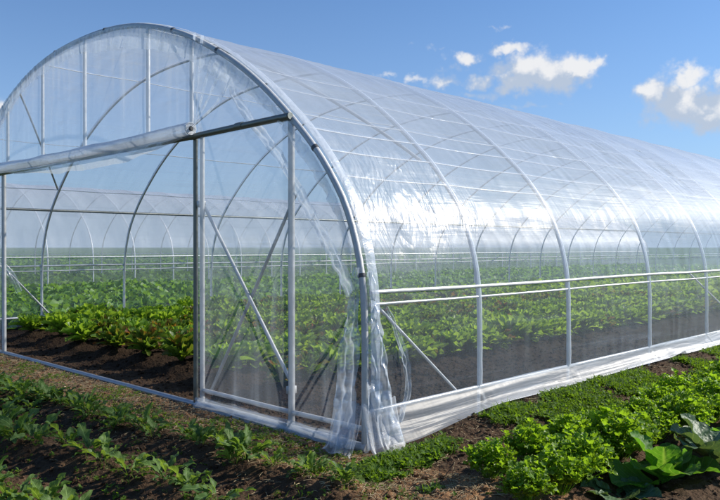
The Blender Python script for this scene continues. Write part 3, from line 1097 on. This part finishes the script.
def beet(seed, n=7, H=.24):
    pr = random.Random(seed); mb = MB()
    for k in range(n):
        az = k * 2.399 + pr.uniform(-.6, .6)
        L = H * pr.uniform(.6, 1.15)
        leaf(mb, (.01 * math.cos(az), .01 * math.sin(az), -.01), az, R(pr.uniform(60, 88)), L, L * pr.uniform(.11, .17), R(pr.uniform(35, 105)), SH_BEET,
             18, 7, pr.uniform(.1, .5), pr.uniform(.2, .36), pr.uniform(16, 26), k, pr.uniform(.10, .28), pr, pr.uniform(-.6, .6))
    for k in range(pr.randint(2, 5)):
        az = pr.uniform(0, 6.28)
        leaf(mb, (pr.uniform(-.05, .05), pr.uniform(-.05, .05), 0), az, R(pr.uniform(30, 70)), H * .35, H * .08, R(50), SH_BEET, 8, 5, .2, .1, 15, 20 + k, .1, pr)
    return mb


def curly(seed, n=74, H=.25, spread=.19):
    """bushy clump of small lobed leaflets on thin stems"""
    pr = random.Random(seed); mb = MB()
    lid = 0
    for k in range(n):
        az = k * 2.399; f = math.sqrt(k / n)
        rr = f * spread * pr.uniform(.8, 1.15)
        top = np.array([rr * math.cos(az), rr * math.sin(az), H * (1 - .45 * f * f) * pr.uniform(.72, 1.15)])
        b = np.array([rr * .25 * math.cos(az), rr * .25 * math.sin(az), 0])
        tube(mb, [b, b * .5 + top * .5 + np.array([0, 0, .015]), top], .0016, 3, False)
        for j in range(6):
            a2 = az + pr.uniform(-2.4, 2.4)
            pos = b + (top - b) * pr.uniform(.62, 1.0) if j else top
            l = pr.uniform(.032, .062)
            leaf(mb, pos, a2, R(pr.uniform(-5, 65)), l, l * pr.uniform(.38, .52), R(pr.uniform(-20, 60)), SH_LFT, 7, 5, pr.uniform(.1, .6), .34, 15, lid % 40, .25, pr, pr.uniform(-.6, .6))
            lid += 1
    return mb


def chard(seed, specs):
    pr = random.Random(seed); mb = MB()
    for k, (azd, tl, L, w, bd) in enumerate(specs):
        leaf(mb, (.015 * math.cos(R(azd)), .015 * math.sin(R(azd)), 0), R(azd), R(tl), L, w * 1.35, R(bd), SH_CHARD, 26, 15, .35, .085, 20, k, .035, pr, pr.uniform(-.3, .3))
    return mb


def place(first, proto_mesh, name, mat_, x, y, rz, sc, label, cat, group, z=None, tiltx=0):
    o = bpy.data.objects.new(name, proto_mesh)
    COL.objects.link(o)
    o.location = (x, y, (gz(x, y) if z is None else z) - .005)
    o.rotation_euler = (tiltx, tiltx * .6, rz)
    o.scale = sc if isinstance(sc, tuple) else (sc, sc, sc)
    tag(o, label, cat, group)
    return o


# lettuces inside: one per head
LM = [lettuce(11 + k, 60, True, .345).mesh('lettuce', M_lett) for k in range(4)] + [lettuce(31 + k, 58, True, .32).mesh('lettuce', M_lett_red) for k in range(2)]
LOW = [lettuce(51 + k, 15, False, .33) for k in range(4)]
ROWNAME = ['by the far side wall', 'second from the far side wall', 'third from the far side wall', 'left of the middle',
           'right of the middle', 'in line with the near door post', 'second from the near side wall', 'nearest the near side wall']
ORD = ['first', 'second', 'third', 'fourth', 'fifth', 'sixth', 'seventh', 'eighth', 'ninth', 'tenth', 'eleventh', 'twelfth']
far = MB()
pos = []
for ri, rx in enumerate(ROWS_IN):
    y = .86 + random.uniform(-.05, .1)
    k = 0
    while y < LEN - 1.3:
        pos.append((ri, k, rx + random.uniform(-.05, .05), y)); y += random.uniform(.29, .38); k += 1
pos.sort(key=lambda p: math.hypot(p[2] - 3.76, p[3] + 3.87) + (0 if p[1] else -50))
for q, (ri, k, x, y) in enumerate(pos):
    red = random.random() < (.55 if ri in (2, 3, 4, 5) else .22)
    if q < 290:
        i = random.choice((4, 5)) if red else random.randrange(4)
        if k == 0:
            lab = ('reddish' if red else 'green') + ' lettuce at the doorway end of the row ' + ROWNAME[ri]
        elif k < 6:
            lab = ('red tinged' if red else 'green') + ' lettuce, ' + ORD[k] + ' from the doorway, row ' + ROWNAME[ri]
        else:
            lab = ('red tinged' if red else 'green') + ' lettuce further inside, row ' + ROWNAME[ri]
        s = random.uniform(.88, 1.2)
        place(0, LM[i], 'lettuce', None, x, y, random.uniform(0, 6.28), (s, s, s * random.uniform(.9, 1.15)), lab, 'lettuce', 'lettuces in rows inside the tunnel', None, random.uniform(-.12, .12))
    else:
        a = random.uniform(0, 6.28); s = random.uniform(.95, 1.2)
        M = np.eye(4); M[:3, :3] = np.array([[math.cos(a), -math.sin(a), 0], [math.sin(a), math.cos(a), 0], [0, 0, 1]]) * s
        M[:3, 3] = (x, y, gz(x, y))
        far.add_mb(LOW[q % 4], M)
tag(far.build('lettuce_rows', M_lett), 'far end of the lettuce rows deep inside the tunnel', 'lettuces', kind='stuff')

# crop field between the tunnels and beyond
fld = MB()
LOWF = [lettuce(151 + k, 8, False, .30) for k in range(5)]
x = -10.1
while x > -31.0:
    y = -4 + random.uniform(0, .3)
    while y < 52:
        a = random.uniform(0, 6.28); s = random.uniform(.8, 1.25)
        M = np.eye(4); M[:3, :3] = np.array([[math.cos(a), -math.sin(a), 0], [math.sin(a), math.cos(a), 0], [0, 0, 1]]) * s
        M[:3, 3] = (x + random.uniform(-.06, .06), y, 0)
        fld.add_mb(LOWF[random.randrange(5)], M)
        y += .36 + max(0, y) * .008
    x -= .62
tag(fld.build('field_crop', M_field), 'green leafy crop covering the field between the two tunnels', 'crop', kind='stuff')
fld = MB()
for q in range(2600):
    x = -32 - random.random() ** 1.5 * 70; y = random.uniform(-10, 110)
    a = random.uniform(0, 6.28); s = random.uniform(1.2, 2.4)
    M = np.eye(4); M[:3, :3] = np.array([[math.cos(a), -math.sin(a), 0], [math.sin(a), math.cos(a), 0], [0, 0, .7]]) * s
    M[:3, 3] = (x, y, 0)
    fld.add_mb(LOWF[random.randrange(5)], M)
tag(fld.build('far_field_crop', M_field), 'green crop of the far field behind the second tunnel', 'crop', kind='stuff')

# seedlings in front, rows parallel to the front wall
BM = [beet(200 + k, 12 + k % 6, .205).mesh('root_crop_plant', M_beet) for k in range(7)]
BN = ['row nearest the sill', 'second row', 'row farthest from the sill']
for ri, ry in enumerate(FRONT_ROWS):
    x = .62 - .25 * ri
    k = 0
    while x > -7.2:
        dense = float(sstep(-x, .5, 3.2))
        s = random.uniform(.78, 1.22) * (1.12 if ri == 1 else 1.0)
        for extra in range(2):
            if extra and random.random() > .35 + .4 * dense: continue
            dx, dy = (0, random.uniform(-.07, .07)) if not extra else (random.uniform(-.1, .1), random.choice((-1, 1)) * random.uniform(.08, .16))
            if k < 12:
                lab = ('small seedling by the ' if extra else 'leafy seedling, ') + ORD[k] + ' from the right end of the ' + BN[ri]
            else:
                lab = ('small' if extra else 'leafy') + ' seedling in the thick left part of the ' + BN[ri]
            place(0, BM[random.randrange(7)], 'root_crop_plant', None, x + dx, ry + .08 * x + dy, random.uniform(0, 6.28), s * (.75 if extra else 1), lab,
                  'crop plant', 'root crop seedlings in rows before the tunnel', None, random.uniform(-.15, .15))
        x -= random.uniform(.12, .18) + .12 * (1 - dense)
        k += 1

# curly bushy greens along the right
CM = [curly(300 + k).mesh('curly_green', M_curly) for k in range(4)]
for ri, rx in enumerate((1.16, 1.56)):
    y = (-.02, -.30)[ri]
    k = 0
    while y < 15:
        s = random.uniform(.72, 1.22) * (1.0 if ri else .9)
        lab = 'bright curly leaved clump in the row ' + ('nearer the tunnel skirt' if ri == 0 else 'nearer the broad chard leaves')
        if k < 12: lab = 'curly leaved clump, ' + ORD[k] + ' from the lower end of the row ' + ('nearer the skirt' if ri == 0 else 'nearer the chard')
        place(0, CM[random.randrange(4)], 'curly_green', None, rx + random.uniform(-.05, .05), y, random.uniform(0, 6.28), s, lab, 'leafy vegetable', 'curly greens in rows on the right')
        y += random.uniform(.25, .33) + (.10 if ri == 0 else 0); k += 1

# broad-leaved chard, lower right
ch = [
    (1.90, .72, M_chard, 'broad bright green chard with an upright pointed leaf at the lower right corner',
     [(205, 70, .33, .095, 25), (262, 48, .28, .10, 40), (320, 50, .30, .10, 45), (290, 74, .30, .08, 30), (35, 42, .34, .105, 55), (90, 60, .30, .09, 50), (150, 35, .26, .09, 50), (0, 75, .24, .07, 25), (240, 18, .34, .12, 25)]),
    (2.04, 1.15, M_chard_dull, 'greyish crinkled chard with rounded veined leaves at the right edge, behind the bright one',
     [(215, 66, .32, .115, 50), (270, 60, .34, .11, 60), (180, 74, .34, .10, 35), (160, 50, .28, .10, 60), (40, 55, .30, .10, 50), (100, 62, .28, .10, 50), (330, 50, .30, .10, 60), (0, 78, .24, .08, 25)]),
    (1.98, 1.75, M_chard, 'third chard plant along the right edge, farthest up its row',
     [(210, 50, .28, .10, 60), (270, 60, .28, .09, 50), (150, 45, .26, .09, 60), (30, 55, .30, .10, 50), (95, 62, .26, .09, 50), (320, 45, .28, .10, 60)]),
    (1.80, .34, M_chard_dull, 'low blue green chard leaf cluster lying at the bottom edge',
     [(215, 25, .26, .10, 30), (150, 22, .24, .10, 30), (290, 30, .26, .10, 35), (70, 35, .24, .09, 40), (10, 30, .24, .09, 40)])]
for k, (x, y, m_, lab, sp) in enumerate(ch):
    place(0, chard(400 + k, sp).mesh('chard_plant', m_), 'chard_plant', None, x, y, 0, (1.08, 1.08, 1.0, .9)[k], lab, 'chard', 'chard plants at the right')
for k, y in enumerate((2.5, 3.0, 3.5, 4.0, 4.5, 5.0)):
    place(0, bpy.data.objects['chard_plant.002'].data, 'chard_plant', None, 2.02, y, k * 1.7, 1.25, 'chard plant beyond the right edge of the lettuce strip', 'chard', 'chard plants at the right')

# low weeds, grass and litter -------------------------------------------------
def scatter_weeds(mb, n, fpos, dens, seed, grass=.35, size=1.0):
    pr = random.Random(seed); done = 0
    while done < n:
        x, y = fpos(pr)
        if pr.random() > dens(x, y): continue
        z = gz(x, y)
        done += 1
        if pr.random() < grass:
            for j in range(5):
                leaf(mb, (x + pr.uniform(-.01, .01), y + pr.uniform(-.01, .01), z - .003), pr.uniform(0, 6.28), R(pr.uniform(35, 85)), pr.uniform(.03, .08) * size, .0022 * size, R(pr.uniform(10, 80)), SH_GRASS, 4, 2, 0, 0, 1, pr.randrange(40), 0, pr)
        else:
            for j in range(pr.randint(4, 7)):
                l = pr.uniform(.014, .034) * size
                leaf(mb, (x + pr.uniform(-.018, .018) * size, y + pr.uniform(-.018, .018) * size, z + pr.uniform(0, .022) * size), pr.uniform(0, 6.28), R(pr.uniform(0, 60)), l, l * .34, R(pr.uniform(0, 50)), SH_FLAT, 4, 3, .3, .1, 9, pr.randrange(40), 0, pr)


mb = MB()
patch = lambda x, y: float(sstep(vnoise(x, y, 2.1, 61) + .45 * vnoise(x, y, 5.5, 62), -.24, .34))
scatter_weeds(mb, 11000, lambda p: (p.uniform(.24, .98) if p.random() < .85 else p.uniform(.2, 1.3), p.uniform(-.45, 9) ** 1.0), lambda x, y: patch(x, y) * (1 - .5 * float(sstep(y, 4, 9))) * (.25 + .75 * float(sstep(x, .12, .3))), 5, .35, 1.45)
tag(mb.build('weeds', M_weed), 'low green weeds between skirt and curly greens', 'weeds', kind='stuff')
mb = MB()
scatter_weeds(mb, 1700, lambda p: (p.uniform(-9.5, .3), -abs(p.gauss(.28, .16))), lambda x, y: patch(x + 5, y) * (1 if y < -.06 else 0), 6, .3, .8)
tag(mb.build('weeds', M_weed), 'thin yellowish weeds on the bare strip before the door sill', 'weeds', kind='stuff')
mb = MB()
scatter_weeds(mb, 3000, lambda p: (p.uniform(-7, 1.2), p.uniform(-2.9, -.4)), lambda x, y: .6 * patch(x, y + 3) + .12, 7, .25, .85)
tag(mb.build('weeds', M_weed), 'small weeds scattered among the seedling rows', 'weeds', kind='stuff')

mb = MB()
pr = random.Random(9)
for q in range(13000):      # straw
    if q % 4: x, y = pr.uniform(-8, 1.3), -abs(pr.gauss(0, .55)) - .03
    else: x, y = pr.uniform(.1, 1.2), pr.uniform(-.8, 6)
    z = gz(x, y) + .008
    a = pr.uniform(0, 6.28); l = pr.uniform(.015, .07)
    w_ = pr.uniform(.001, .0028)
    b = np.array([x, y, z]); e = b + np.array([l * math.cos(a), l * math.sin(a), pr.uniform(-.004, .010)])
    tube(mb, [b, (b + e) / 2 + np.array([0, 0, .003]), e], w_, 3, False)
tag(mb.build('straw_litter', M_straw), 'dry straw bits strewn over the soil', 'litter', kind='stuff')

mb = MB()
ico = np.array([(0, 0, 1), (.9, 0, .3), (.28, .85, .3), (-.72, .53, .3), (-.72, -.53, .3), (.28, -.85, .3), (.72, .53, -.4), (-.28, .85, -.4), (-.9, 0, -.4), (-.28, -.85, -.4), (.72, -.53, -.4), (0, 0, -.8)])
icf = np.array([(0, 1, 2), (0, 2, 3), (0, 3, 4), (0, 4, 5), (0, 5, 1), (1, 6, 2), (2, 7, 3), (3, 8, 4), (4, 9, 5), (5, 10, 1), (2, 6, 7), (3, 7, 8), (4, 8, 9), (5, 9, 10), (1, 10, 6), (11, 7, 6), (11, 8, 7), (11, 9, 8), (11, 10, 9), (11, 6, 10)])
for q in range(19000):     # clods
    u = pr.random()
    if u < .5: x, y = pr.uniform(-7, 1.4), pr.uniform(-2.8, -.05)
    elif u < .72: x, y = pr.uniform(.12, 2.4), pr.uniform(-.9, 7)
    else: x, y = (pr.uniform(-9, -.1), pr.uniform(.06, 3)) if q % 2 else (pr.uniform(-1.9, -.05), pr.uniform(.1, 8))
    s = .004 + .013 * pr.random() ** 2.2 + (.006 if x < 0 and y > 0 else 0) + (.014 if pr.random() < .04 else 0)
    V = ico * np.array([1, 1, .75]) * s * (1 + .3 * np.array([[pr.uniform(-1, 1)] for _ in range(12)]))
    mb.add(V + np.array([x, y, gz(x, y) + s * .45]), icf)
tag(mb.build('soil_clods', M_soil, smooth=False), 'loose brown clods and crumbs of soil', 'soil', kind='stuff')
